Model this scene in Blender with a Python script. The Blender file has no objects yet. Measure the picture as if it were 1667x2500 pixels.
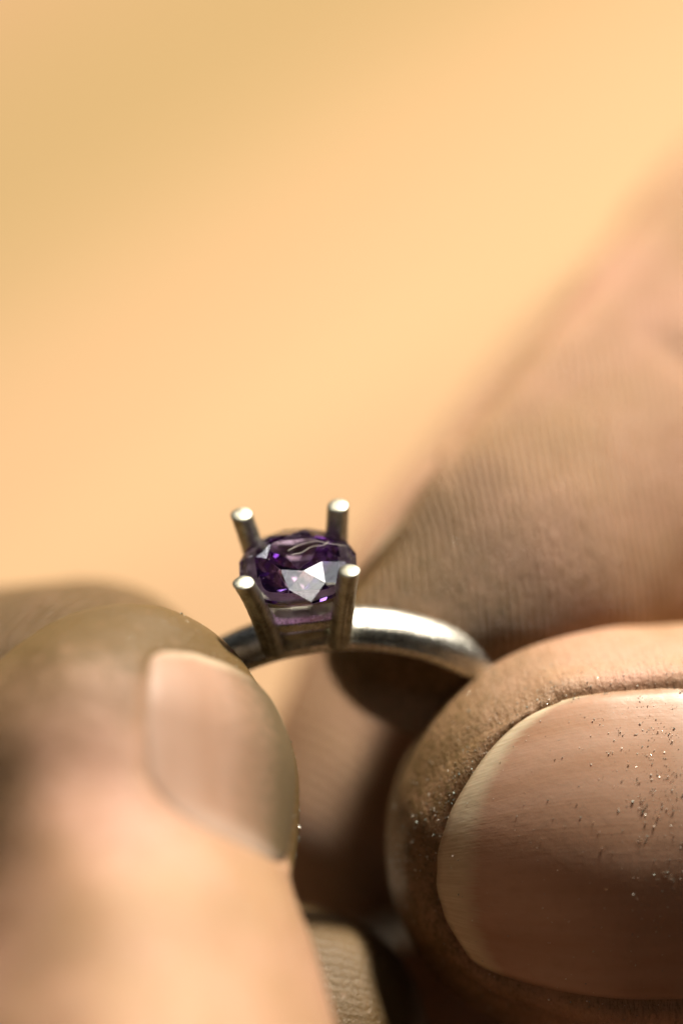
import bpy, bmesh, math, random
import numpy as np
from mathutils import Vector

random.seed(7)
rng = np.random.default_rng(7)
scene = bpy.context.scene
COL = scene.collection

# ------------------------------------------------------------------ camera, light, exposure
PITCH = math.radians(35.0)          # camera looks down on the bench
DIST = 240.0                        # mm from lens to the plane in focus
PXMM = 48.0                         # photograph pixels per mm in that plane
ORIGIN = np.array([0.0, 0.0, 100.0])   # mm; the point looked at, 100 mm above the bench
RIGHT = np.array([1.0, 0.0, 0.0])
UP = np.array([0.0, math.sin(PITCH), math.cos(PITCH)])
BACK = np.array([0.0, -math.cos(PITCH), math.sin(PITCH)])   # towards the lens


def world(p):
    """mm in (right, up, towards lens) -> metres in the world"""
    p = np.asarray(p, float)
    return (ORIGIN + p[..., 0:1] * RIGHT + p[..., 1:2] * UP + p[..., 2:3] * BACK) * 0.001


def dirw(v):
    v = np.asarray(v, float)
    w = v[0] * RIGHT + v[1] * UP + v[2] * BACK
    return w / np.linalg.norm(w)


cam_data = bpy.data.cameras.new('camera')
cam = bpy.data.objects.new('camera', cam_data)
COL.objects.link(cam)
cam_data.sensor_fit = 'VERTICAL'
cam_data.sensor_height = 24.0
cam_data.lens = 24.0 * DIST / (2500.0 / PXMM)
cam_data.clip_start = 0.01
cam_data.clip_end = 50.0
cam.location = Vector(world([0, 0, DIST]))
cam.rotation_euler = (math.pi / 2 - PITCH, 0, 0)
cam_data.dof.use_dof = True
cam_data.dof.focus_distance = (DIST - 0.6) * 0.001
APERTURE = 19.0                     # mm
cam_data.dof.aperture_fstop = cam_data.lens / APERTURE
scene.camera = cam

w = bpy.data.worlds.new('World')
scene.world = w
w.use_nodes = True
bg = w.node_tree.nodes['Background']
bg.inputs['Color'].default_value = (0.80, 0.90, 0.82, 1)
bg.inputs['Strength'].default_value = 0.005


def area_lamp(name, direction, dist_mm, size_mm, watts, colour, target=(0, 0, 0)):
    ld = bpy.data.lights.new(name, 'AREA')
    ld.shape = 'RECTANGLE'
    ld.size = size_mm[0] * 0.001
    ld.size_y = size_mm[1] * 0.001
    ld.energy = watts
    ld.color = colour
    o = bpy.data.objects.new(name, ld)
    COL.objects.link(o)
    t = Vector(world(target))
    d = Vector(dirw(direction))
    o.location = t + d * dist_mm * 0.001
    o.rotation_euler = d.to_track_quat('Z', 'Y').to_euler()
    return o


area_lamp('bench_lamp', (0.27, 0.95, 0.07), 700, (90, 80), 14.2, (1.0, 0.91, 0.78))
area_lamp('highlight_panel', (0.55, 0.82, -0.15), 1600, (420, 200), 1.1, (0.92, 1.0, 0.95))  # unseen panel added for highlights on band and prongs
for d_, p_ in (((-0.30, 0.50, 0.80), 0.05), ((0.75, 0.55, 0.35), 0.06), ((-0.44, 0.775, -0.45), 0.08), ((-0.55, 0.40, 0.73), 0.05),
               ((-0.22, 0.837, 0.50), 0.05), ((0.54, 0.822, 0.181), 0.03)):
    area_lamp('sparkle_lamp', d_, 1100, (48, 48), p_, (0.96, 0.97, 1.0), target=(-2.5, -1.5, 0))  # small unseen lamps added to make the gem sparkle
area_lamp('star_glint_lamp', (0.247, 0.894, 0.373), 1000, (65, 65), 0.19, (1.0, 0.96, 0.90), target=(-2.3, -2.7, 0))  # added lamp, mirrored as the white glint of a star facet
area_lamp('kite_glint_lamp', (0.088, 0.703, 0.706), 1000, (65, 65), 0.06, (1.0, 0.98, 0.92), target=(-2.3, -2.9, 0))  # added lamp, mirrored as the grey glint of a kite facet

vs = scene.view_settings
vs.view_transform = 'Standard'
vs.look = 'None'
vs.exposure = 0.0
vs.gamma = 1.0
scene.render.engine = 'CYCLES'
cy = scene.cycles
cy.max_bounces = 14
cy.transmission_bounces = 14
cy.glossy_bounces = 6
cy.diffuse_bounces = 4
cy.sample_clamp_indirect = 6.0
cy.use_denoising = True
cy.blur_glossy = 0.3


# ------------------------------------------------------------------ helpers
def P(px, py, z=0.0):
    """photograph position + distance towards the lens (mm) -> mm in the hand frame"""
    k = (DIST - z) / DIST / PXMM
    return np.array([(px - 833.5) * k, (1250.0 - py) * k, z])


def link(name, mesh, mat, parent=None, label=None, cat=None, group=None, kind=None, smooth=True):
    o = bpy.data.objects.new(name, mesh)
    COL.objects.link(o)
    if mat is not None:
        if isinstance(mat, (list, tuple)):
            for m in mat:
                mesh.materials.append(m)
        else:
            mesh.materials.append(mat)
    if smooth:
        mesh.polygons.foreach_set('use_smooth', np.ones(len(mesh.polygons), bool))
    if parent:
        o.parent = parent
    if label:
        o['label'] = label
    if cat:
        o['category'] = cat
    if group:
        o['group'] = group
    if kind:
        o['kind'] = kind
    return o


def mesh_from(name, verts, faces):
    m = bpy.data.meshes.new(name)
    m.from_pydata([tuple(v) for v in verts], [], faces)
    m.update()
    return m


def sstep(a, b, x):
    t = np.clip((x - a) / (b - a), 0, 1)
    return t * t * (3 - 2 * t)


class Noise:
    """smooth random field out of a few waves"""
    def __init__(self, n, lo, hi, seed):
        r = np.random.default_rng(seed)
        self.k = r.normal(size=(n, 3))
        self.k /= np.linalg.norm(self.k, axis=1)[:, None]
        self.k *= r.uniform(lo, hi, n)[:, None]
        self.p = r.uniform(0, 6.28, n)

    def __call__(self, pts):
        return np.sin(pts @ self.k.T + self.p).sum(-1) / math.sqrt(len(self.p))


class Finger:
    """a lofted finger; pts run from the tip to the base: (px, py, z, half width, half dorsal, half palmar)"""
    def __init__(self, pts, dorsal, tip_len, power=2.2, tip_pow=2.2, nail=None, world_pts=False,
                 cap_base=None, tip_drop=0.0):
        C = np.array([p[:3] if world_pts else P(*p[:3]) for p in pts], float)
        R = np.array([p[3:6] for p in pts], float)
        D = np.array(dorsal, float)
        if D.ndim == 1:
            D = np.repeat(D[None], len(pts), 0)
        seg = np.r_[0, np.cumsum(np.linalg.norm(np.diff(C, axis=0), axis=1))]
        t = np.linspace(0, seg[-1], 600)
        self.cen = self.spline(seg, C, t)
        ds = np.linalg.norm(np.diff(self.cen, axis=0), axis=1)
        self.u = np.r_[0, np.cumsum(ds)]
        self.rad = self.spline(seg, R, t)
        d = self.spline(seg, D, t)
        T = np.gradient(self.cen, axis=0)
        T /= np.linalg.norm(T, axis=1)[:, None]
        d -= T * (d * T).sum(1)[:, None]
        d /= np.linalg.norm(d, axis=1)[:, None]
        self.T, self.D = T, d
        self.S = np.cross(T, d)
        self.L = self.u[-1]
        self.tip_len, self.power, self.tip_pow = tip_len, power, tip_pow
        self.nail = nail
        self.cap_base = cap_base or 6.0
        self.tip_drop = tip_drop

    @staticmethod
    def spline(x, Y, t):
        # Catmull-Rom with uneven knots
        m = np.zeros_like(Y)
        m[1:-1] = ((Y[2:] - Y[1:-1]) / (x[2:] - x[1:-1])[:, None] * (x[1:-1] - x[:-2])[:, None] +
                   (Y[1:-1] - Y[:-2]) / (x[1:-1] - x[:-2])[:, None] * (x[2:] - x[1:-1])[:, None]) / (x[2:] - x[:-2])[:, None]
        m[0] = (Y[1] - Y[0]) / (x[1] - x[0])
        m[-1] = (Y[-1] - Y[-2]) / (x[-1] - x[-2])
        i = np.clip(np.searchsorted(x, t) - 1, 0, len(x) - 2)
        h = (x[i + 1] - x[i])
        s = ((t - x[i]) / h)[:, None]
        h = h[:, None]
        return ((2 * s**3 - 3 * s**2 + 1) * Y[i] + (s**3 - 2 * s**2 + s) * h * m[i] +
                (-2 * s**3 + 3 * s**2) * Y[i + 1] + (s**3 - s**2) * h * m[i + 1])

    def base(self, u, th):
        u = np.clip(u, 0, self.L)
        f = lambda A: np.stack([np.interp(u, self.u, A[:, k]) for k in range(3)], -1)
        c, r, D, S = f(self.cen), f(self.rad), f(self.D), f(self.S)
        x = np.clip(u / self.tip_len, 0, 1)
        prof = (1 - (1 - x) ** self.tip_pow) ** (1 / self.tip_pow)
        if self.cap_base:
            x2 = np.clip((self.L - u) / self.cap_base, 0, 1)
            prof = prof * np.sqrt(1 - (1 - x2) ** 2)
        e = 2.0 / self.power
        sx, cx = np.sin(th), np.cos(th)
        a = np.sign(sx) * np.abs(sx) ** e * r[..., 0] * prof
        b = np.sign(cx) * np.abs(cx) ** e * np.where(cx > 0, r[..., 1], r[..., 2]) * prof
        b = b - self.tip_drop * (1 - x) ** 2
        return c + S * a[..., None] + D * b[..., None]

    def normal(self, u, th):
        e, a = 0.04, 0.01
        uu = np.maximum(u, 0.06)
        pu = self.base(uu + e, th) - self.base(uu - e, th)
        pt = self.base(uu, th + a) - self.base(uu, th - a)
        n = np.cross(pt, pu)
        n /= (np.linalg.norm(n, axis=-1)[..., None] + 1e-12)
        out = self.base(uu, th) - np.stack([np.interp(uu, self.u, self.cen[:, k]) for k in range(3)], -1)
        s = np.sign((n * out).sum(-1).mean())
        return n * s

    # --- nail outline, mm
    def uf(self, th):
        n = self.nail
        a = np.abs(th - n.get('skew', 0)) / (n['th'] + n.get('skew', 0))
        p = n.get('pf', 2.0)
        return n['u0'] + n['kf'] * (1 - (1 - np.clip(a, 0, 1) ** p) ** (1 / p)) + np.maximum(a - 1, 0) * 8

    def up(self, th):
        n = self.nail
        return n['u1'] - n['kp'] * np.abs(th / n['th']) ** 2.6

    def nail_d(self, u, th):
        n = self.nail
        r = np.interp(u, self.u, self.rad[:, 0]) * 0.95
        a, b, c = u - self.uf(th), self.up(th) - u, (n['th'] - np.abs(th)) * r
        d = np.minimum(np.minimum(a, b), c)
        free = sstep(-1.0, 1.5, np.minimum(b, c) - a)
        return d, free

    def detail(self, u, th, seed):
        pts = self.base(u, th)
        h = 0.16 * Noise(14, 0.25, 0.7, seed)(pts) + 0.05 * Noise(16, 0.9, 2.0, seed + 1)(pts)
        h *= sstep(0, 2.0, u)
        grime_shade = np.zeros_like(u)
        if self.nail:
            n = self.nail
            tt = (th + math.pi) % (2 * math.pi) - math.pi
            d, free = self.nail_d(u, tt)
            front = (np.abs(tt) < 2.2)
            ins = sstep(-0.25, 0.55, d)
            h = h * (1 - ins)
            fold = n.get('fold', 0.45) * (1 - 0.55 * free)
            wid = 1.1 + 0.5 * free
            ridge = fold * np.exp(-((d + 1.15) / wid) ** 2)
            groove = -0.15 * np.exp(-((d + 0.10) / 0.28) ** 2)
            h = h + (ridge * (1 - ins) + groove - 0.30 * n.get('depth', 1.0) * ins) * front
            grime_shade = np.maximum(grime_shade, np.exp(-((d + 0.15) / n.get('gw', 0.45)) ** 2) * front * (n.get('gd', 0.55) + 0.2 * free))
        for (uc, side, depth, wid) in getattr(self, 'creases', []):
            f = np.cos(th) * side
            wob = 0.5 * np.sin(th * 2.3 + uc) + 0.25 * np.sin(th * 5.1 + 2 * uc)
            h = h - depth * np.exp(-((u - uc - wob) / wid) ** 2) * sstep(-0.2, 0.5, f)
        return h, grime_shade


def build_grid(f, n1, n2, nt, seed, phase=None, ridge=0.0, tipgrime=0.5, allgrime=0.0, grange=13.0):
    a = np.linspace(0, math.pi / 2, n1)
    u = np.r_[f.tip_len * (1 - np.cos(a)), np.linspace(f.tip_len, f.L, n2 + 1)[1:]]
    u[0] = 0.0
    th = np.linspace(-math.pi, math.pi, nt, endpoint=False)
    U, T = np.meshgrid(u, th, indexing='ij')
    B = f.base(U, T)
    N = f.normal(U, T)
    H, G = f.detail(U, T, seed)
    # no displacement at the pole, one direction only
    k = sstep(0, 0.8, U)
    V = B + N * (H * k)[..., None]
    r = np.interp(U, f.u, f.rad[:, 0])
    arc = T * r
    G = np.maximum(np.maximum(G, tipgrime * (1 - sstep(1.0, grange, U))), allgrime)
    ph = phase(U, T, arc) if phase else arc / 0.45
    tt = np.abs(T)
    amp = ridge * sstep(0.9, 1.5, tt)
    nu = len(u)
    ar = np.linalg.norm(np.cross(np.gradient(V, axis=0), np.gradient(V, axis=1)), axis=-1)
    idx = np.arange(nu * nt).reshape(nu, nt)
    q = np.stack([idx[:-1], np.roll(idx[:-1], -1, 1), np.roll(idx[1:], -1, 1), idx[1:]], -1).reshape(-1, 4)
    return dict(V=V.reshape(-1, 3), F=q, fuv=np.stack([U, arc, T], -1).reshape(-1, 3), grime_shade=G.reshape(-1),
                phase=ph.reshape(-1), amp=amp.reshape(-1), N=N.reshape(-1, 3), U=U.reshape(-1), T=T.reshape(-1), area=ar.reshape(-1))


def join_hand(name, grids, mat, label):
    V = np.concatenate([g['V'] for g in grids])
    off = 0
    F = []
    for g in grids:
        F.append(g['F'] + off)
        off += len(g['V'])
    F = np.concatenate(F)
    m = bpy.data.meshes.new(name)
    W = world(V)
    m.vertices.add(len(W))
    m.vertices.foreach_set('co', W.reshape(-1))
    m.loops.add(F.size)
    m.loops.foreach_set('vertex_index', F.reshape(-1))
    m.polygons.add(len(F))
    m.polygons.foreach_set('loop_start', np.arange(0, F.size, 4))
    m.update(calc_edges=True)
    m.validate()
    for key in ('grime_shade', 'phase', 'amp'):
        a = m.attributes.new(key, 'FLOAT', 'POINT')
        a.data.foreach_set('value', np.concatenate([g[key] for g in grids]).astype(np.float32))
    a = m.attributes.new('fuv', 'FLOAT_VECTOR', 'POINT')
    a.data.foreach_set('vector', np.concatenate([g['fuv'] for g in grids]).astype(np.float32).reshape(-1))
    bm = bmesh.new()
    bm.from_mesh(m)
    bmesh.ops.recalc_face_normals(bm, faces=bm.faces)
    bm.to_mesh(m)
    bm.free()
    return link(name, m, mat, label=label, cat='hand')


def build_nail(f, parent, mat, na=90, nb=110, lift=0.10, seed=3):
    n = f.nail
    a = np.linspace(-1, 1, na)
    b = np.linspace(0, 1, nb) ** 1.2
    A, Bq = np.meshgrid(a, b, indexing='ij')
    th = A * n['th'] * 1.02
    u0, u1 = f.uf(th), f.up(th) + 0.8
    rag = 0.025 * np.sin(th * 23) + 0.03 * np.sin(th * 7 + 1)      # nibbled free edge
    u0 = u0 + rag
    U = u0 + np.maximum(u1 - u0, 0.3) * Bq
    base, N = f.base(U, th), f.normal(U, th)
    r = np.interp(U, f.u, f.rad[:, 0])
    dl = (1.02 - np.abs(A)) * n['th'] * r
    dp = u1 - U
    h = lift - 0.22 * np.exp(-(dl / 0.5) ** 2) - 0.34 * np.exp(-(dp / 1.0) ** 2)
    h += n.get('tip_lift', 0.28) * np.exp(-((U - u0) / 1.6) ** 2) * (1 - 0.5 * np.abs(A) ** 3)
    top = base + N * h[..., None]
    bot = top - N * 0.30
    V = np.concatenate([top.reshape(-1, 3), bot.reshape(-1, 3)])
    idx = np.arange(na * nb).reshape(na, nb)
    k = na * nb
    F = [tuple(x) for x in np.stack([idx[:-1, :-1], idx[1:, :-1], idx[1:, 1:], idx[:-1, 1:]], -1).reshape(-1, 4)]
    F += [tuple(x) for x in (np.stack([idx[:-1, :-1], idx[:-1, 1:], idx[1:, 1:], idx[1:, :-1]], -1).reshape(-1, 4) + k)]
    rim = list(idx[:, 0]) + list(idx[-1, 1:]) + list(idx[-2::-1, -1]) + list(idx[0, -2:0:-1])
    for i in range(len(rim)):
        p, q = rim[i], rim[(i + 1) % len(rim)]
        F.append((p, q, q + k, p + k))
    m = mesh_from('nail', world(V), F)
    for key, val in (('free', U - u0), ('across', th * r), ('along', U), ('side', dl)):
        at = m.attributes.new(key, 'FLOAT', 'POINT')
        at.data.foreach_set('value', np.tile(val.reshape(-1), 2).astype(np.float32))
    bm = bmesh.new()
    bm.from_mesh(m)
    bmesh.ops.recalc_face_normals(bm, faces=bm.faces)
    bm.to_mesh(m)
    bm.free()
    o = link('nail', m, mat, parent)
    return o, top, N, U, th


# ------------------------------------------------------------------ materials
def new_mat(name):
    m = bpy.data.materials.new(name)
    m.use_nodes = True
    nt = m.node_tree
    return m, nt, nt.nodes['Principled BSDF'], nt.nodes['Material Output']


def nd(nt, t, **kw):
    n = nt.nodes.new(t)
    for k, v in kw.items():
        if k in n.inputs.keys():
            n.inputs[k].default_value = v
        else:
            setattr(n, k, v)
    return n


def mth(nt, op, a, b=None, c=None):
    n = nt.nodes.new('ShaderNodeMath')
    n.operation = op
    for i, v in enumerate((a, b, c)):
        if v is None:
            continue
        if isinstance(v, (int, float)):
            n.inputs[i].default_value = v
        else:
            nt.links.new(v, n.inputs[i])
    return n.outputs[0]


def mixc(nt, fac, a, b, mode='MIX'):
    n = nt.nodes.new('ShaderNodeMix')
    n.data_type = 'RGBA'
    n.blend_type = mode
    for sock, v in ((n.inputs[0], fac), (n.inputs[6], a), (n.inputs[7], b)):
        if isinstance(v, (tuple, list)):
            sock.default_value = (*v, 1) if len(v) == 3 else v
        elif isinstance(v, (int, float)):
            sock.default_value = v
        else:
            nt.links.new(v, sock)
    return n.outputs[2]


def ramp(nt, fac, stops):
    n = nt.nodes.new('ShaderNodeValToRGB')
    e = n.color_ramp.elements
    while len(e) < len(stops):
        e.new(0.5)
    for i, (p, c) in enumerate(stops):
        e[i].position = p
        e[i].color = (c, c, c, 1) if isinstance(c, (int, float)) else (*c, 1)
    nt.links.new(fac, n.inputs[0])
    return n.outputs[0]


def attr(nt, name):
    n = nt.nodes.new('ShaderNodeAttribute')
    n.attribute_name = name
    return n


def noise(nt, vec, scale, detail=4, rough=0.55, dist=0.0):
    n = nd(nt, 'ShaderNodeTexNoise', Scale=scale, Detail=detail, Roughness=rough, Distortion=dist)
    nt.links.new(vec, n.inputs['Vector'])
    return n.outputs['Fac']


def mapping(nt, vec, scale=(1, 1, 1), rot=(0, 0, 0), off=(0, 0, 0)):
    for r_, s_ in (((rot, (1, 1, 1)), ((0, 0, 0), scale)) if any(rot) else (((0, 0, 0), scale),)):   # turn first, then stretch
        n = nt.nodes.new('ShaderNodeMapping')
        n.inputs['Scale'].default_value = s_
        n.inputs['Rotation'].default_value = r_
        n.inputs['Location'].default_value = off
        nt.links.new(vec, n.inputs['Vector'])
        vec = n.outputs[0]
    return vec


def skin_material(name, tone, pink, dirt_amt):
    m, nt, bs, out = new_mat(name)
    L = nt.links
    tc = nd(nt, 'ShaderNodeTexCoord').outputs['Object']
    mm = mapping(nt, tc, (1000, 1000, 1000))
    fuv = attr(nt, 'fuv').outputs['Vector']
    n_big = noise(nt, mm, 0.11, 3)
    n_mid = noise(nt, mm, 0.9, 5, 0.6)
    n_fin = noise(nt, mm, 4.5, 5, 0.65)
    streak = noise(nt, mapping(nt, fuv, (3.2, 0.55, 0)), 1.0, 5, 0.6, 0.3)
    vor = nd(nt, 'ShaderNodeTexVoronoi', Scale=1.0)
    vor.feature = 'DISTANCE_TO_EDGE'
    warp = nt.nodes.new('ShaderNodeVectorMath')
    warp.operation = 'ADD'
    wn = nd(nt, 'ShaderNodeTexNoise', Scale=1.3, Detail=2)
    L.new(mm, wn.inputs['Vector'])
    wsc = nt.nodes.new('ShaderNodeVectorMath')
    wsc.operation = 'SCALE'
    L.new(wn.outputs['Color'], wsc.inputs[0])
    wsc.inputs['Scale'].default_value = 0.9
    L.new(mapping(nt, fuv, (3.6, 1.5, 1.5)), warp.inputs[0])
    L.new(wsc.outputs[0], warp.inputs[1])
    L.new(warp.outputs[0], vor.inputs['Vector'])
    lines = ramp(nt, vor.outputs['Distance'], [(0.0, 0.0), (0.16, 1.0)])
    base = mixc(nt, ramp(nt, n_big, [(0.35, 0.0), (0.68, 1.0)]), tone, pink)
    base = mixc(nt, mth(nt, 'MULTIPLY', ramp(nt, n_mid, [(0.35, 0.0), (0.75, 1.0)]), 0.35), base, (0.38, 0.19, 0.085))
    # work grime: in folds, at the tips and in the fine wrinkles, plus the left thumb's painted shade
    g = attr(nt, 'grime_shade').outputs['Fac']
    gm = mth(nt, 'MULTIPLY', g, ramp(nt, mth(nt, 'ADD', mth(nt, 'MULTIPLY', n_mid, 0.6), mth(nt, 'MULTIPLY', streak, 0.5)), [(0.36, 0.5), (0.70, 1.0)]))
    fine = mth(nt, 'MULTIPLY', ramp(nt, n_fin, [(0.52, 0.0), (0.68, 1.0)]), mth(nt, 'ADD', mth(nt, 'MULTIPLY', g, 0.9), 0.08))
    crack = mth(nt, 'MULTIPLY', mth(nt, 'SUBTRACT', 1.0, lines), mth(nt, 'ADD', mth(nt, 'MULTIPLY', g, 0.14), 0.02))
    gm = mth(nt, 'ADD', gm, crack)
    dirt = mth(nt, 'MINIMUM', mth(nt, 'MULTIPLY', mth(nt, 'ADD', gm, mth(nt, 'MULTIPLY', fine, 0.5)), dirt_amt), 0.92)
    col = mixc(nt, dirt, base, (0.108, 0.066, 0.016))
    # ridge valleys carry a little dirt of their own
    ph = attr(nt, 'phase').outputs['Fac']
    amp = attr(nt, 'amp').outputs['Fac']
    ph2 = mth(nt, 'ADD', ph, mth(nt, 'MULTIPLY', mth(nt, 'SUBTRACT', n_mid, 0.5), 1.1))
    rid = mth(nt, 'SINE', mth(nt, 'MULTIPLY', ph2, 6.2832))
    rid01 = mth(nt, 'ADD', mth(nt, 'MULTIPLY', rid, 0.5), 0.5)
    broken = ramp(nt, n_fin, [(0.35, 0.35), (0.6, 1.0)])
    ra = mth(nt, 'MULTIPLY', amp, broken)
    col = mixc(nt, mth(nt, 'MULTIPLY', mth(nt, 'MULTIPLY', mth(nt, 'SUBTRACT', 1.0, rid01), ra), 0.55), col, (0.20, 0.125, 0.06))
    L.new(col, bs.inputs['Base Color'])
    bs.inputs['Subsurface Weight'].default_value = 0.13
    bs.inputs['Subsurface Radius'].default_value = (1.0, 0.48, 0.28)
    bs.inputs['Subsurface Scale'].default_value = 0.0011
    bs.inputs['IOR'].default_value = 1.42
    L.new(ramp(nt, n_fin, [(0.3, 0.34), (0.7, 0.55)]), bs.inputs['Roughness'])
    # relief: pores and wrinkles (mm), ridges
    h = mth(nt, 'ADD', mth(nt, 'MULTIPLY', n_fin, 0.075), mth(nt, 'MULTIPLY', streak, 0.095))
    h = mth(nt, 'ADD', h, mth(nt, 'MULTIPLY', noise(nt, mm, 13.0, 3, 0.6), 0.016))
    h = mth(nt, 'ADD', h, mth(nt, 'MULTIPLY', lines, 0.008))
    h = mth(nt, 'ADD', h, mth(nt, 'MULTIPLY', mth(nt, 'MULTIPLY', rid01, ra), 0.15))
    b = nd(nt, 'ShaderNodeBump', Strength=1.0, Distance=0.001)
    L.new(h, b.inputs['Height'])
    L.new(b.outputs[0], bs.inputs['Normal'])
    return m


def nail_material(name, dirt, band=0.0, rough=0.33, k=1.0, side_shade=0.0):
    m, nt, bs, out = new_mat(name)
    L = nt.links
    free = attr(nt, 'free').outputs['Fac']
    across = attr(nt, 'across').outputs['Fac']
    along = attr(nt, 'along').outputs['Fac']
    cmb = nt.nodes.new('ShaderNodeCombineXYZ')
    L.new(along, cmb.inputs[0])
    L.new(across, cmb.inputs[1])
    v = cmb.outputs[0]
    lines = noise(nt, mapping(nt, v, (0.22, 7.0, 1)), 1.0, 4, 0.6)
    broad = noise(nt, mapping(nt, v, (0.07, 0.55, 1)), 1.0, 3, 0.5)
    spots = noise(nt, mapping(nt, v, (1.0, 1.0, 1)), 1.6, 5, 0.6)
    bed = mixc(nt, ramp(nt, broad, [(0.35, 0.0), (0.66, 1.0)]), tuple(k * c for c in (0.50, 0.305, 0.21)), tuple(k * c for c in (0.44, 0.25, 0.155)))
    # pale free margin, its inner border frayed by the lines of the plate
    fr = mth(nt, 'ADD', free, mth(nt, 'MULTIPLY', mth(nt, 'SUBTRACT', lines, 0.5), 1.5))
    fr = mth(nt, 'ADD', fr, mth(nt, 'MULTIPLY', mth(nt, 'ABSOLUTE', across), 0.04))
    edge = ramp(nt, mth(nt, 'ADD', mth(nt, 'MULTIPLY', fr, 0.25), band), [(0.27, 1.0), (0.46, 0.0)])
    pale = mixc(nt, ramp(nt, lines, [(0.35, 0.0), (0.7, 1.0)]), (0.56, 0.44, 0.28), (0.76, 0.64, 0.46))
    col = mixc(nt, mth(nt, 'MULTIPLY', edge, 0.92), bed, pale)
    # lunula end
    # grime in the very edge and in patches
    rim = ramp(nt, mth(nt, 'ADD', free, mth(nt, 'MULTIPLY', spots, 0.35)), [(0.20, 1.0), (0.42, 0.0)])
    side = ramp(nt, mth(nt, 'ADD', attr(nt, 'side').outputs['Fac'], mth(nt, 'MULTIPLY', spots, 0.5)), [(0.40, 1.0), (0.95, 0.0)])
    dm = mth(nt, 'MULTIPLY', mth(nt, 'MAXIMUM', mth(nt, 'MULTIPLY', rim, 0.5), mth(nt, 'MULTIPLY', side, 0.6)), dirt)
    film = mth(nt, 'MULTIPLY', ramp(nt, spots, [(0.5, 0.0), (0.8, 1.0)]), 0.16 * dirt)
    col = mixc(nt, mth(nt, 'MAXIMUM', dm, film), col, (0.20, 0.13, 0.06))
    if side_shade:       # one side of the plate carries painted shade along with polishing grime
        sm = ramp(nt, mth(nt, 'ADD', mth(nt, 'MULTIPLY', across, -0.1), mth(nt, 'MULTIPLY', spots, 0.3)), [(0.06, 0.0), (0.46, side_shade)])
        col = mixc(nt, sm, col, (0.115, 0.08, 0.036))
    lun = ramp(nt, mth(nt, 'ADD', mth(nt, 'MULTIPLY', along, 0.05), mth(nt, 'MULTIPLY', broad, 0.1)), [(0.72, 0.0), (0.84, 0.55)])
    col = mixc(nt, lun, col, (0.60, 0.46, 0.37))
    L.new(col, bs.inputs['Base Color'])
    bs.inputs['Subsurface Weight'].default_value = 0.12
    bs.inputs['Subsurface Radius'].default_value = (1.0, 0.4, 0.25)
    bs.inputs['Subsurface Scale'].default_value = 0.0010
    bs.inputs['IOR'].default_value = 1.5
    L.new(ramp(nt, spots, [(0.3, rough), (0.7, rough + 0.15)]), bs.inputs['Roughness'])
    h = mth(nt, 'ADD', mth(nt, 'MULTIPLY', lines, 0.007), mth(nt, 'MULTIPLY', spots, 0.02))
    b = nd(nt, 'ShaderNodeBump', Strength=0.9, Distance=0.001)
    L.new(h, b.inputs['Height'])
    L.new(b.outputs[0], bs.inputs['Normal'])
    return m


def metal_material(name, tint, rough, tarnish):
    m, nt, bs, out = new_mat(name)
    L = nt.links
    tc = nd(nt, 'ShaderNodeTexCoord').outputs['Object']
    mm = mapping(nt, tc, (1000, 1000, 1000))
    n1 = noise(nt, mm, 1.3, 5, 0.6)
    n2 = noise(nt, mm, 7.0, 4, 0.65)
    scr = noise(nt, mapping(nt, mm, (1.2, 9.0, 9.0), (0.2, 0.3, 0.1)), 1.0, 4, 0.6)
    t = mth(nt, 'MULTIPLY', ramp(nt, mth(nt, 'ADD', mth(nt, 'MULTIPLY', n1, 0.7), mth(nt, 'MULTIPLY', n2, 0.35)), [(0.48, 0.0), (0.70, 1.0)]), tarnish)
    L.new(mixc(nt, t, tint, (0.20, 0.17, 0.11)), bs.inputs['Base Color'])
    bs.inputs['Metallic'].default_value = 1.0
    L.new(mth(nt, 'ADD', mth(nt, 'MULTIPLY', n2, 0.16), rough), bs.inputs['Roughness'])
    b = nd(nt, 'ShaderNodeBump', Strength=0.7, Distance=0.001)
    L.new(mth(nt, 'ADD', mth(nt, 'MULTIPLY', n2, 0.030), mth(nt, 'MULTIPLY', scr, 0.050)), b.inputs['Height'])
    L.new(b.outputs[0], bs.inputs['Normal'])
    return m


def gem_material():
    m, nt, bs, out = new_mat('purple_stone')
    nt.nodes.remove(bs)
    g = nd(nt, 'ShaderNodeBsdfGlass', Roughness=0.0, IOR=2.1)
    g.inputs['Color'].default_value = (1, 1, 1, 1)
    nt.links.new(g.outputs[0], out.inputs['Surface'])
    va = nd(nt, 'ShaderNodeVolumeAbsorption', Density=200.0)
    va.inputs['Color'].default_value = (0.60, 0.08, 0.98, 1)
    nt.links.new(va.outputs[0], out.inputs['Volume'])
    return m


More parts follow.
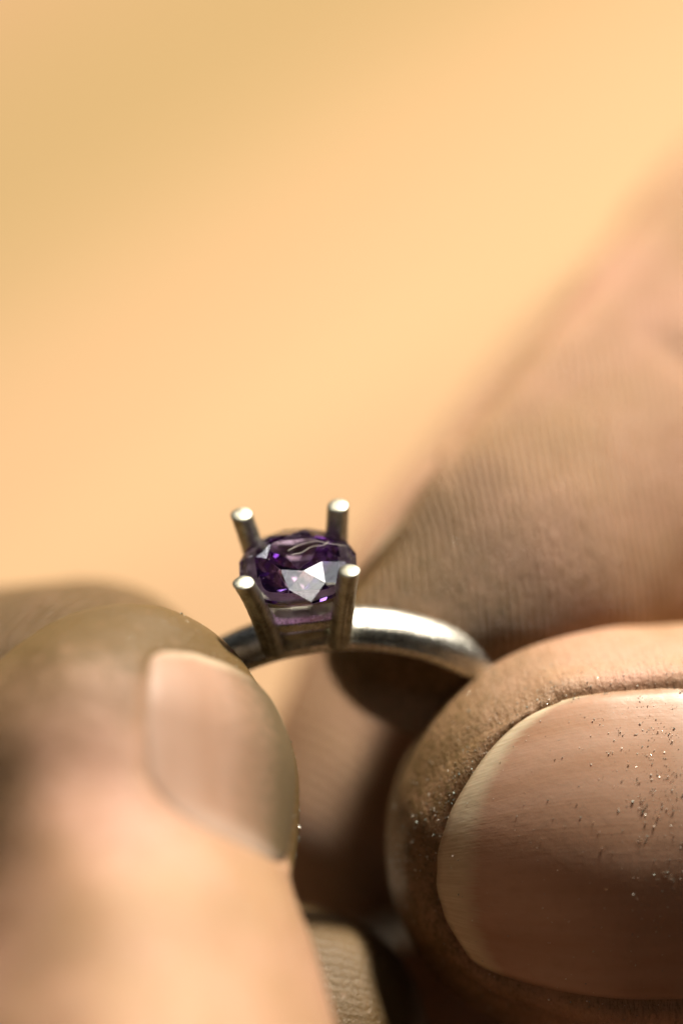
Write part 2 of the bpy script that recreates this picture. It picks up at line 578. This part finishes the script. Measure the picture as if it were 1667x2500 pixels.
def wood_material():
    m, nt, bs, out = new_mat('bench_wood')
    L = nt.links
    tc = nd(nt, 'ShaderNodeTexCoord').outputs['Object']
    ang = (0, 0, math.radians(-50))
    n1 = noise(nt, mapping(nt, tc, (5.0, 42.0, 5.0), ang), 1.0, 3, 0.5, 0.5)
    n2 = noise(nt, mapping(nt, tc, (8.0, 240.0, 8.0), ang), 1.0, 5, 0.6)
    sep = nt.nodes.new('ShaderNodeSeparateXYZ')
    L.new(mapping(nt, tc, (1, 1, 1), ang), sep.inputs[0])
    wav = mth(nt, 'COSINE', mth(nt, 'MULTIPLY', mth(nt, 'ADD', sep.outputs[1], 0.394), 2 * math.pi / 0.112))   # light falloff painted as dark bands along the grain
    n3 = mth(nt, 'ADD', mth(nt, 'MULTIPLY', wav, 0.30), mth(nt, 'MULTIPLY', n1, 0.55))
    col = mixc(nt, ramp(nt, n1, [(0.36, 0.0), (0.62, 1.0)]), (0.355, 0.212, 0.105), (0.455, 0.292, 0.150))
    col = mixc(nt, ramp(nt, n3, [(0.18, 0.0), (0.58, 0.85)]), col, (0.285, 0.195, 0.075))
    col = mixc(nt, mth(nt, 'MULTIPLY', ramp(nt, n2, [(0.4, 0.0), (0.7, 1.0)]), 0.2), col, (0.30, 0.175, 0.08))
    L.new(col, bs.inputs['Base Color'])
    bs.inputs['Roughness'].default_value = 0.6
    b = nd(nt, 'ShaderNodeBump', Strength=0.3, Distance=0.0005)
    L.new(n2, b.inputs['Height'])
    L.new(b.outputs[0], bs.inputs['Normal'])
    return m


M_SKIN = skin_material('skin', (0.47, 0.285, 0.162), (0.58, 0.325, 0.225), 1.3)
M_NAIL = nail_material('nail_plate', 1.0)
M_NAIL2 = nail_material('shaded_nail_plate', 0.8, 0.28, 0.5, 0.80, 0.95)  # shade painted into one side of the plate colour
M_SILVER = metal_material('raw_silver', (0.80, 0.78, 0.70), 0.20, 0.55)
M_SETTING = metal_material('cast_silver', (0.54, 0.54, 0.45), 0.36, 0.8)
M_GEM = gem_material()
M_WOOD = wood_material()

# ------------------------------------------------------------------ bench top
bm = bmesh.new()
bmesh.ops.create_cube(bm, size=1.0)
bmesh.ops.scale(bm, vec=(2.4, 1.6, 0.04), verts=bm.verts)
bmesh.ops.bevel(bm, geom=bm.edges[:], offset=0.004, segments=3, affect='EDGES')
me = bpy.data.meshes.new('bench_top')
bm.to_mesh(me)
bm.free()
bench = link('bench_top', me, M_WOOD, kind='structure', label='warm pale wooden bench top far out of focus', smooth=False)
bench.location = (0, 0.86, -0.02)        # its front edge stops short of the hands

# ------------------------------------------------------------------ ring frame, from the four prong tips
E1 = np.array([250., 25., -4.]); E1 /= np.linalg.norm(E1)
E2 = np.array([-19., 156., -196.]); E2 -= E1 * (E1 @ E2); E2 /= np.linalg.norm(E2)
E3 = np.cross(E1, E2)
TIP_C = P(712, 1324, 0.0)
SIDE = 5.45
HEAD_H = 5.3
BASE_C = TIP_C - E3 * HEAD_H + E1 * 0.22


def hf(a, b, c):
    """head frame (along band, across band, up) -> mm"""
    return BASE_C + E1 * a + E2 * b + E3 * c


R_IN, R_UP, THICK, BAND_W = 10.7, 10.7, 1.4, 2.85
RING_C = BASE_C - E3 * (R_UP + THICK - 0.25)

ring = bpy.data.objects.new('ring', None)
COL.objects.link(ring)
ring.location = Vector(world(BASE_C))
ring['label'] = 'silver ring with a four-prong setting held up between the fingertips'
ring['category'] = 'ring'
bpy.context.view_layer.update()
RING_INV = ring.matrix_world.inverted()


def ringpart(name, V, F, mat, smooth=True, auto=None):
    m = mesh_from(name, world(np.array(V)), F)
    m.transform(RING_INV)
    bm = bmesh.new()
    bm.from_mesh(m)
    bmesh.ops.recalc_face_normals(bm, faces=bm.faces)
    bm.to_mesh(m)
    bm.free()
    o = link(name, m, mat, ring, smooth=smooth)
    if auto:
        m.set_sharp_from_angle(angle=math.radians(auto))
    return o


# band: domed outside, flat sides, soft inner edge
prof = []
hw = BAND_W / 2
for x, r in ((-hw + 0.25, 0.0), (-hw + 0.06, 0.06), (-hw, 0.22), (-hw, 0.50), (-hw + 0.05, 0.60), (-hw + 0.10, 0.63), (-hw + 0.16, 0.74)):
    prof.append((x, r))
for k in range(1, 12):
    x = -hw + 0.16 + (BAND_W - 0.32) * k / 12
    prof.append((x, 0.74 + (THICK - 0.74) * (1 - abs((k - 6) / 6) ** 2.3) ** 0.75))
for x, r in reversed(((-hw + 0.25, 0.0), (-hw + 0.06, 0.06), (-hw, 0.22), (-hw, 0.50), (-hw + 0.05, 0.60), (-hw + 0.10, 0.63), (-hw + 0.16, 0.74))):
    prof.append((-x, r))
ROLL = math.radians(4.5)       # the shank leans a little against its setting
F1, F3 = E1 * math.cos(ROLL) + E3 * math.sin(ROLL), E3 * math.cos(ROLL) - E1 * math.sin(ROLL)
RING_C = BASE_C - F3 * (R_UP + THICK - 0.25)
n_a, n_p = 220, len(prof)
V, F = [], []
for i in range(n_a):
    t = 2 * math.pi * i / n_a
    tap = 1 - 0.12 * (1 - math.cos(t)) / 2
    wob = 0.03 * math.sin(3 * t + 1) + 0.02 * math.sin(7 * t)
    for (x, r) in prof:
        rr = r + wob * (r > 0.4)
        V.append(RING_C + F1 * math.sin(t) * (R_IN + rr) + F3 * math.cos(t) * (R_UP + rr) + E2 * x * tap)
for i in range(n_a):
    for j in range(n_p):
        F.append((i * n_p + j, ((i + 1) % n_a) * n_p + j, ((i + 1) % n_a) * n_p + (j + 1) % n_p, i * n_p + (j + 1) % n_p))
ringpart('band', V, F, M_SILVER, auto=50)


# prongs
def prong(sx, sy):
    n_h, n_c = 34, 28
    V, F = [], []
    rad = 0.56
    top = HEAD_H + 0.05
    rows = []
    for k in range(n_h):
        rows.append((-0.25 + (top + 0.25 - 0.15) * k / (n_h - 1), 1.0))
    for k in range(1, 6):
        a = k / 6 * math.pi / 2
        rows.append((top - 0.15 + 0.15 * math.sin(a) * 0.85, 1 - (1 - math.cos(a)) * 0.85))
    rows.append((top - 0.03, 0.10))
    rr = np.random.default_rng(int(10 + 3 * sx + sy))
    lx, ly = -0.16 + rr.uniform(-0.05, 0.05), rr.uniform(-0.08, 0.08)
    flat = rr.uniform(0, 6.28)
    for (h, sc) in rows:  # noqa
        f = max(h, 0) / HEAD_H
        half = SIDE / 2 * (0.635 + 0.365 * (0.80 * f + 0.20 * f * f * f))
        cx, cy_ = sx * half * (1 - 0.09 * (sy > 0) * f) + lx * f * f, sy * half + ly * f * f
        out = math.atan2(sy, sx)
        r0 = rad * (1.06 - 0.06 * f)
        low = float(sstep(0.95, 0.45, np.array(f)))
        for c in range(n_c):
            p = 2 * math.pi * c / n_c
            d = (p - out + math.pi) % (2 * math.pi) - math.pi
            d2 = (p - flat + math.pi) % (2 * math.pi) - math.pi
            sc2 = sc * (1 - 0.07 * math.exp(-(d2 / 0.5) ** 2)) * (1 + 0.012 * math.sin(9 * h + 3 * p))     # filed flat
            g = 1 - 0.24 * low * (math.exp(-((d - 0.35) / 0.20) ** 2) + math.exp(-((d + 0.35) / 0.20) ** 2))
            V.append(hf(cx + math.cos(p) * r0 * sc2 * g, cy_ + math.sin(p) * r0 * sc2 * g, h))
    nr = len(rows)
    for i in range(nr - 1):
        for c in range(n_c):
            F.append((i * n_c + c, i * n_c + (c + 1) % n_c, (i + 1) * n_c + (c + 1) % n_c, (i + 1) * n_c + c))
    F.append(tuple(range(n_c)))
    F.append(tuple((nr - 1) * n_c + c for c in range(n_c)))
    return ringpart('prong', V, F, M_SETTING, auto=55)


for sx, sy in ((-1, -1), (1, -1), (-1, 1), (1, 1)):
    prong(sx, sy)


# gallery rails: rounded-square hoops between the prongs
def rail(name, h0, h1, inset, depth, n=96, mat=None):
    V, F = [], []
    for i in range(n):
        t = 2 * math.pi * i / n
        for (h, o) in ((h0, 0.0), (h0 + 0.06, 0.07), (h1 - 0.06, 0.07), (h1, 0.0), (h1, -depth), (h0, -depth)):
            f = h / HEAD_H
            half = SIDE / 2 * (0.635 + 0.365 * f) - inset + o
            c, s = math.cos(t), math.sin(t)
            e = 0.42
            x = math.copysign(abs(c) ** e, c) * half
            y = math.copysign(abs(s) ** e, s) * half
            V.append(hf(x, y, h))
    for i in range(n):
        for j in range(6):
            F.append((i * 6 + j, ((i + 1) % n) * 6 + j, ((i + 1) % n) * 6 + (j + 1) % 6, i * 6 + (j + 1) % 6))
    return ringpart(name, V, F, mat or M_SETTING, auto=40)


rail('seat_rail', 2.85, 3.25, 0.10, 0.45)
rail('gallery_rail', 0.95, 1.60, 0.02, 0.45, mat=M_SILVER)
rail('base_rail', -0.10, 0.50, 0.42, 0.9)

# ------------------------------------------------------------------ stone: round brilliant
GR = 3.05
TR, CH, PD, GT = 0.50 * GR, 0.28 * GR, 0.80 * GR, 0.07 * GR
GC = (-0.02, -0.05, HEAD_H - 1.62)
tiltx, tilty = 0.0, 0.0
pts = []
spin = math.radians(9)
c225 = math.cos(math.pi / 8)
for k in range(8):
    a = k * math.pi / 4
    pts.append((TR * math.cos(a), TR * math.sin(a), GT / 2 + CH))
    x = TR + (GR - TR) * 0.50
    z = GT / 2 + CH * (GR - x) / (GR - TR)
    a2 = a + math.pi / 8
    pts.append((x / c225 * math.cos(a2), x / c225 * math.sin(a2), z))
    xl = GR * 0.24
    zl = -GT / 2 - PD * (1 - xl / GR)
    pts.append((xl / c225 * math.cos(a2), xl / c225 * math.sin(a2), zl))
for k in range(16):
    a = k * math.pi / 8
    for z in (GT / 2, -GT / 2):
        pts.append((GR * math.cos(a), GR * math.sin(a), z))
pts.append((0, 0, -GT / 2 - PD))
bm = bmesh.new()
cs, sn = math.cos(spin), math.sin(spin)
for (x, y, z) in pts:
    x, y = x * cs - y * sn, x * sn + y * cs
    y, z = y * math.cos(tiltx) - z * math.sin(tiltx), y * math.sin(tiltx) + z * math.cos(tiltx)
    x, z = x * math.cos(tilty) + z * math.sin(tilty), -x * math.sin(tilty) + z * math.cos(tilty)
    bm.verts.new(Vector((E1 * x + E2 * y + E3 * z)[0:3]))
bmesh.ops.convex_hull(bm, input=bm.verts)
bmesh.ops.dissolve_limit(bm, angle_limit=math.radians(1.0), verts=bm.verts, edges=bm.edges)
gc_mm = hf(*GC)
for v in bm.verts:
    v.co = Vector((world(np.array(v.co) + gc_mm) - world(gc_mm)))
bmesh.ops.recalc_face_normals(bm, faces=bm.faces)
me = bpy.data.meshes.new('gemstone')
bm.to_mesh(me)
bm.free()
gem = link('gemstone', me, M_GEM, smooth=False, label='round faceted purple gemstone sitting between the four ring prongs', cat='gemstone')
gem.location = Vector(world(gc_mm))

# ------------------------------------------------------------------ right hand
# thumb: nail towards the lens, tip pointing at the ring
r_thumb = Finger([(945, 2105, -5.0, 10.0, 7.4, 6.6),
                  (1150, 2085, -5.6, 10.6, 8.0, 7.2),
                  (1450, 2060, -6.6, 11.3, 9.0, 8.0),
                  (1800, 2050, -7.6, 11.4, 9.6, 8.4),
                  (2300, 2080, -9.5, 10.4, 9.0, 8.2),
                  (3000, 2160, -14.0, 11.2, 9.6, 9.6),
                  (3900, 2250, -24.0, 13.5, 12.0, 13.0)],
                 (0.02, 0.04, 1.0), 11.5, power=2.02, tip_pow=2.1,
                 nail=dict(th=0.76, u0=2.0, u1=18.8, kf=6.4, kp=3.5, pf=2.0, skew=0.16, fold=0.42, tip_lift=0.22, gd=0.4))
# index: pad towards the lens, coming down from the upper right
r_index = Finger([(800, 1615, -8.5, 6.4, 5.6, 7.0),
                  (1015, 1565, -10.5, 7.2, 6.4, 8.0),
                  (1290, 1405, -14.0, 8.4, 7.2, 8.6),
                  (1530, 1125, -21.0, 8.4, 7.4, 8.4),
                  (1710, 845, -32.0, 8.4, 7.8, 8.4),
                  (2000, 570, -46.0, 9.0, 8.6, 9.0),
                  (2500, 380, -60.0, 9.8, 9.4, 9.6),
                  (3300, 300, -68.0, 11.0, 11.0, 11.0)],
                 (-0.60, 0.45, -0.66), 12.5, power=2.1, tip_pow=1.8,
                 nail=dict(th=0.92, u0=2.2, u1=14.0, kf=3.5, kp=3.0, fold=0.3, tip_lift=0.3))
r_index.creases = [(24.5, -1, 0.7, 1.0)]
r_middle = Finger([(850, 2420, -25.0, 8.0, 6.8, 7.6),
                   (930, 2130, -26.0, 8.2, 7.2, 8.0),
                   (1050, 1730, -28.5, 8.4, 7.6, 8.2),
                   (1260, 1390, -33.0, 8.4, 7.8, 8.2),
                   (1560, 1020, -43.0, 8.6, 8.0, 8.4),
                   (1900, 740, -56.0, 9.0, 8.6, 8.8),
                   (2400, 520, -70.0, 10.0, 9.6, 9.6),
                   (3400, 420, -82.0, 11.0, 11.0, 11.0)],
                  (-0.80, 0.10, -0.60), 9.0, power=2.15, tip_pow=2.0,
                  nail=dict(th=0.9, u0=1.6, u1=13.0, kf=3.0, kp=3.0, fold=0.3))
r_ringf = Finger([(850, 2720, -30.0, 8.0, 7.0, 7.6),
                  (980, 2470, -32.0, 8.2, 7.4, 8.0),
                  (1270, 2060, -40.0, 8.6, 7.8, 8.2),
                  (1800, 1600, -56.0, 8.8, 8.4, 8.6),
                  (2500, 1150, -74.0, 9.6, 9.6, 9.4),
                  (3400, 900, -86.0, 10.6, 10.6, 10.6)],
                 (-0.75, -0.05, -0.65), 9.0, power=2.15, tip_pow=2.0)
r_little = Finger([(1180, 3350, -40.0, 6.8, 6.0, 6.6),
                   (1320, 3050, -42.0, 7.0, 6.4, 7.0),
                   (1750, 2550, -52.0, 7.6, 7.2, 7.4),
                   (2400, 2000, -68.0, 8.4, 8.4, 8.4),
                   (3400, 1600, -82.0, 9.6, 9.6, 9.6)],
                  (-0.7, -0.2, -0.65), 8.0, power=2.15, tip_pow=2.0)
r_palm = Finger([(2250, 1300, -62.0, 34.0, 13.0, 15.0),
                 (2900, 1300, -60.0, 36.0, 14.0, 17.0),
                 (3800, 1500, -52.0, 38.0, 15.0, 19.0),
                 (4900, 1900, -44.0, 34.0, 16.0, 19.0),
                 (6000, 2300, -40.0, 28.0, 19.0, 20.0),
                 (8200, 3000, -36.0, 32.0, 25.0, 26.0)],
                (0.25, 0.30, -0.92), 16.0, power=2.3, tip_pow=2.0, cap_base=6.0)
# the web of flesh from the thumb to the palm
r_web = Finger([(2700, 2150, -12.0, 10.0, 9.0, 9.0),
                (3400, 2150, -20.0, 17.0, 13.0, 15.0),
                (4300, 2050, -34.0, 24.0, 16.0, 18.0),
                (5200, 2050, -42.0, 24.0, 17.0, 18.0)],
               (0.1, 0.2, 1.0), 12.0, power=2.2, tip_pow=2.0, cap_base=12.0)


def ph_index(U, T, arc):
    p = r_index.base(U, T)      # the ridges of this pad run in near-upright planes
    return (p[..., 0] + 0.10 * p[..., 1] + 0.25 * np.sin(p[..., 1] * 0.35)) / 0.42


def ph_arch(U, T, arc):
    return (U * 0.75 + 0.35 * np.sin(arc * 0.3) * 3 + np.abs(arc) * 0.45) / 0.46


g_rt = build_grid(r_thumb, 130, 200, 300, 11, ridge=0.15, tipgrime=0.66)
g_ri = build_grid(r_index, 110, 190, 220, 21, phase=ph_index, ridge=1.0, tipgrime=0.72, grange=17.0)
g_rm = build_grid(r_middle, 50, 110, 110, 31, phase=ph_arch, ridge=0.8, tipgrime=0.35)
rest = [build_grid(f, 24, 60, 64, s, ridge=0.5, tipgrime=0.3) for f, s in ((r_ringf, 41), (r_little, 51), (r_palm, 61), (r_web, 71))]
right_hand = join_hand('right_hand', [g_rt, g_ri, g_rm] + rest, M_SKIN,
                       'right hand with a large broad thumbnail facing out dusted with filings')
nail_rt = build_nail(r_thumb, right_hand, M_NAIL, 150, 170)
build_nail(r_index, right_hand, M_NAIL, 60, 60)
build_nail(r_middle, right_hand, M_NAIL, 40, 40)

# ------------------------------------------------------------------ left hand
l_thumb = Finger([(400, 1490, 0.8, 8.0, 6.0, 6.6),
                  (358, 1685, 1.7, 8.8, 6.8, 7.4),
                  (322, 1915, 3.6, 9.2, 7.4, 8.0),
                  (298, 2180, 6.5, 8.4, 7.8, 8.0),
                  (345, 2480, 10.8, 9.0, 8.6, 8.4),
                  (395, 2900, 18.5, 9.6, 9.2, 9.0),
                  (400, 3500, 28.0, 11.5, 11.0, 11.0),
                  (150, 4300, 27.0, 16.0, 15.0, 15.0),
                  (-150, 4900, 18.0, 17.0, 15.0, 15.0)],
                 (0.70, 0.04, 0.71), 8.6, power=2.25, tip_pow=2.1,
                 nail=dict(th=0.60, u0=2.6, u1=16.0, kf=2.2, kp=3.0, pf=2.2, fold=0.02, tip_lift=0.03, depth=0.45, gw=0.9, gd=0.16))
l_index = Finger([(565, 1800, -11.0, 7.6, 6.6, 7.4),
                  (400, 1800, -12.0, 8.0, 7.0, 7.8),
                  (100, 1800, -15.0, 8.3, 7.2, 8.0),
                  (-300, 1850, -22.0, 8.3, 7.6, 8.0),
                  (-800, 2000, -30.0, 9.2, 8.6, 8.8),
                  (-1150, 2400, -32.0, 10.0, 9.6, 9.6),
                  (-1250, 3000, -26.0, 11.0, 11.0, 11.0)],
                 (-0.1, 0.25, -0.95), 8.5, power=2.15, tip_pow=2.0,
                 nail=dict(th=0.9, u0=1.6, u1=13.0, kf=3.0, kp=3.0, fold=0.3))
l_middle = Finger([(1035, 2640, -6.0, 8.0, 6.8, 7.6),
                   (850, 2612, -6.5, 8.3, 7.2, 8.0),
                   (520, 2600, -11.0, 8.6, 7.6, 8.2),
                   (50, 2620, -17.0, 8.6, 7.8, 8.2),
                   (-600, 2800, -30.0, 9.4, 8.8, 8.8),
                   (-950, 3050, -27.0, 10.4, 10.0, 10.0),
                   (-1100, 3600, -19.0, 11.0, 11.0, 11.0)],
                  (-0.05, -0.30, -0.95), 8.5, power=2.15, tip_pow=2.4,
                  nail=dict(th=0.9, u0=1.6, u1=13.0, kf=3.0, kp=3.0, fold=0.3))
l_ringf = Finger([(900, 3450, -16.0, 7.8, 6.8, 7.4),
                  (720, 3420, -17.0, 8.0, 7.2, 7.8),
                  (200, 3380, -20.0, 8.4, 7.6, 8.2),
                  (-500, 3600, -26.0, 9.2, 8.8, 8.8),
                  (-950, 4100, -16.0, 10.0, 10.0, 10.0)],
                 (-0.05, -0.3, -0.95), 8.5, power=2.15, tip_pow=2.0)
l_little = Finger([(650, 4200, -14.0, 6.6, 6.0, 6.4),
                   (500, 4150, -15.0, 6.8, 6.2, 6.8),
                   (0, 4150, -18.0, 7.2, 6.8, 7.2),
                   (-800, 4600, -18.0, 9.0, 8.8, 8.8)],
                  (-0.05, -0.3, -0.95), 8.0, power=2.15, tip_pow=2.0)
l_palm = Finger([(-1250, 2500, -26.0, 30.0, 12.0, 14.0),
                 (-1150, 3300, -22.0, 36.0, 13.0, 18.0),
                 (-900, 4300, -6.0, 38.0, 15.0, 20.0),
                 (-500, 5200, 6.0, 33.0, 16.0, 20.0),
                 (-200, 6200, 14.0, 28.0, 19.0, 20.0),
                 (200, 8200, 26.0, 32.0, 25.0, 26.0)],
                (-0.75, 0.25, -0.6), 16.0, power=2.3, tip_pow=2.0, cap_base=6.0)
l_web = Finger([(420, 3400, 33.0, 10.0, 9.0, 9.0),
                (250, 4000, 32.0, 16.0, 13.0, 14.0),
                (-150, 4600, 22.0, 24.0, 16.0, 17.0),
                (-350, 5300, 12.0, 24.0, 17.0, 17.0)],
               (0.7, 0.1, 0.7), 12.0, power=2.2, tip_pow=2.0, cap_base=12.0)


def ph_lm(U, T, arc):
    return (U * 0.55 + arc * 0.75) / 0.5


def ph_li(U, T, arc):
    return (U * 0.9 + arc * 0.2) / 0.55


SGN = 1.0 if l_thumb.S[100][0] > 0 else -1.0      # the thumb's ring side
g_lt = build_grid(l_thumb, 110, 190, 220, 81, ridge=0.25, tipgrime=1.0, grange=13.0)
g_lt['grime_shade'] = np.maximum(g_lt['grime_shade'], 0.95 * sstep(0.5, 0.65, g_lt['T'] * SGN) * (g_lt['T'] * SGN < 2.6) * (1 - sstep(15, 24, g_lt['U'])))  # shade of the ring side painted in, together with grime
g_lt['grime_shade'] = np.maximum(g_lt['grime_shade'], 0.6 * sstep(1.1, 1.8, -g_lt['T'] * SGN) * (1 - sstep(12, 22, g_lt['U'])))  # shade of the outer flank painted into the same mask
g_li = build_grid(l_index, 50, 130, 130, 91, phase=ph_li, ridge=1.0, tipgrime=0.9, allgrime=0.75)
g_lm = build_grid(l_middle, 60, 120, 140, 101, phase=ph_lm, ridge=0.1, tipgrime=1.0, allgrime=1.0)
rest = [build_grid(f, 24, 60, 64, s, ridge=0.5, tipgrime=0.3) for f, s in ((l_ringf, 111), (l_little, 121), (l_palm, 131), (l_web, 141))]
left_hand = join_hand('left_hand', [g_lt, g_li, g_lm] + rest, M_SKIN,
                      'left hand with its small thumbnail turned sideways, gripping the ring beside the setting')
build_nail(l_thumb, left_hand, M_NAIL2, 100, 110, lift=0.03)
build_nail(l_index, left_hand, M_NAIL2, 40, 40)
build_nail(l_middle, left_hand, M_NAIL2, 40, 40)

# ------------------------------------------------------------------ lint on the stone
def on_plane(px, py, h):
    """point of the plane h mm above the girdle that shows at this place of the photograph"""
    c = hf(GC[0], GC[1], GC[2] + h)
    a, b = P(px, py, 0.0), np.array([0, 0, DIST])
    d = b - a
    return a + d * (((c - a) @ E3) / (d @ E3))


def tube(points, rad, n=6):
    pts = np.array(points)
    t = np.r_[0, np.cumsum(np.linalg.norm(np.diff(pts, axis=0), axis=1))]
    Q = Finger.spline(t, pts, np.linspace(0, t[-1], 60))
    Q = Q + 0.012 * np.stack([Noise(5, 2, 9, k)(Q) for k in (1, 2, 3)], -1)
    T = np.gradient(Q, axis=0)
    T /= np.linalg.norm(T, axis=1)[:, None]
    A = np.cross(T, E3)
    A /= np.linalg.norm(A, axis=1)[:, None]
    B = np.cross(T, A)
    V, F = [], []
    for i in range(len(Q)):
        for k in range(n):
            p = 2 * math.pi * k / n
            V.append(Q[i] + rad * (A[i] * math.cos(p) + B[i] * math.sin(p)))
    for i in range(len(Q) - 1):
        for k in range(n):
            F.append((i * n + k, i * n + (k + 1) % n, (i + 1) * n + (k + 1) % n, (i + 1) * n + k))
    return mesh_from('lint_fibre', world(np.array(V)), F)


M_LINT, nt, bs, out = new_mat('lint')
bs.inputs['Base Color'].default_value = (0.75, 0.70, 0.62, 1)
bs.inputs['Roughness'].default_value = 0.5
TOPH = GT / 2 + CH
for pp, lab in ((((720, 645), (830, 590), (1000, 555), (1110, 577), (1270, 597)), 'long pale lint hair lying across the purple stone'),
                (((752, 682), (850, 660), (930, 612), (1060, 590), (1105, 555)), 'short pale lint hair crossing under the longer hair on the stone')):
    V = [on_plane(520 + x / 3.92, 1180 + y / 3.92, TOPH + 0.06 + 0.05 * math.sin(x * 0.02)) for x, y in pp]
    link('lint_fibre', tube(V, 0.012), M_LINT, label=lab, cat='lint')

# ------------------------------------------------------------------ metal filings and polishing dust
def chips(centres, normals, sizes, seed):
    r = np.random.default_rng(seed)
    V, F, MI = [], [], []
    for c, n, sz in zip(centres, normals, sizes):
        k = len(V)
        R = r.normal(size=(3, 3))
        q, _ = np.linalg.qr(R)
        st = sz * np.array([1.0, r.uniform(0.35, 0.9), r.uniform(0.25, 0.6)])
        o = np.array([[1, 0, 0], [-1, 0, 0], [0, 1, 0], [0, -1, 0], [0, 0, 1], [0, 0, -1]]) * st
        o = o * r.uniform(0.6, 1.15, (6, 1))
        for p in o @ q:
            V.append(c + n * sz * 0.35 + p)
        mi = int(r.random() < 0.45)
        for f in ((0, 2, 4), (2, 1, 4), (1, 3, 4), (3, 0, 4), (2, 0, 5), (1, 2, 5), (3, 1, 5), (0, 3, 5)):
            F.append(tuple(k + i for i in f))
            MI.append(mi)
    return V, F, MI


CV, CN, CS = [], [], []


def scatter(V, N, weight, count, lo, hi, r, clump=0):
    wt = weight / weight.sum()
    ids = r.choice(len(V), count, p=wt)
    for i in ids:
        s = lo * (hi / lo) ** (r.random() ** 2.2)
        CV.append(V[i]); CN.append(N[i]); CS.append(s)
        if clump and r.random() < clump:
            d2 = np.linalg.norm(V - V[i], axis=1)
            near = np.nonzero(d2 < r.uniform(0.15, 0.45))[0]
            for j in r.choice(near, min(len(near), r.integers(4, 11))):
                CV.append(V[j] + N[j] * 0.02 * r.random()); CN.append(N[j]); CS.append(lo * (hi / lo) ** (r.random() * 0.6))


r = np.random.default_rng(99)
o_, top, Nn, Un, thn = nail_rt
tv, tn = top.reshape(-1, 3), Nn.reshape(-1, 3)
sx = (tv[:, 0] * PXMM + 833.5)
sy = (1250 - tv[:, 1] * PXMM)
wt = np.exp(-(((sx - 1640) / 110) ** 2 + ((sy - 1880) / 190) ** 2)) * (sx < 1720)
scatter(tv, tn, wt, 260, 0.026, 0.11, r, 0.16)
wt = np.exp(-(((sx - 1560) / 260) ** 2 + ((sy - 2050) / 330) ** 2)) * (sx < 1720) + 0.05
scatter(tv, tn, wt, 300, 0.028, 0.07, r)
fv, fn = g_rt['V'], g_rt['N']
px_ = fv[:, 0] * PXMM + 833.5
py_ = 1250 - fv[:, 1] * PXMM
d, fr = r_thumb.nail_d(g_rt['U'], g_rt['T'])
wt = (fn[:, 2] > -0.1) * (d < -0.05) * (px_ < 1720) * (0.15 + np.exp(-((d + 1.2) / 1.4) ** 2) * (py_ < 2150)) * g_rt['area']
scatter(fv, fn, wt, 1100, 0.03, 0.09, r)
fv, fn = g_lt['V'], g_lt['N']
px_ = fv[:, 0] * PXMM + 833.5
wt = (fn[:, 2] > -0.3) * (fn[:, 2] < 0.55) * (fn[:, 0] > 0.2) * g_lt['area'] * (g_lt['U'] < 17)
scatter(fv, fn, wt, 300, 0.03, 0.08, r)
fv, fn = g_ri['V'], g_ri['N']
wt = (fn[:, 2] > 0.2) * (g_ri['U'] < 20) * g_ri['area']
scatter(fv, fn, wt, 90, 0.02, 0.07, r)
# dust on the crown of the stone
for k in range(120):
    a = r.uniform(0, 6.28)
    rad = GR * math.sqrt(r.uniform(0.0, 0.96))
    if r.random() < 0.5:
        a = r.normal(0.15, 0.35)
        rad = GR * r.uniform(0.72, 0.97)
    h = TOPH if rad < TR else GT / 2 + CH * (GR - rad) / (GR - TR)
    CV.append(hf(GC[0] + rad * math.cos(a), GC[1] + rad * math.sin(a), GC[2] + h + 0.01)); CN.append(E3); CS.append(0.012 + 0.03 * r.random() ** 3)
V, F, MI = chips(CV, CN, CS, 5)
me = mesh_from('metal_filings', world(np.array(V)), F)
M_F1, nt, bs, out = new_mat('dark_filing')
bs.inputs['Base Color'].default_value = (0.24, 0.29, 0.26, 1)
bs.inputs['Metallic'].default_value = 0.6
bs.inputs['Roughness'].default_value = 0.45
M_F2, nt, bs, out = new_mat('bright_filing')
bs.inputs['Base Color'].default_value = (0.85, 0.82, 0.72, 1)
bs.inputs['Metallic'].default_value = 0.35
bs.inputs['Roughness'].default_value = 0.28
fo = link('metal_filings', me, [M_F1, M_F2], label='fine metal filings and polishing dust on fingertips and nail', cat='filings', kind='stuff', smooth=False)
me.polygons.foreach_set('material_index', np.array(MI, np.int32))
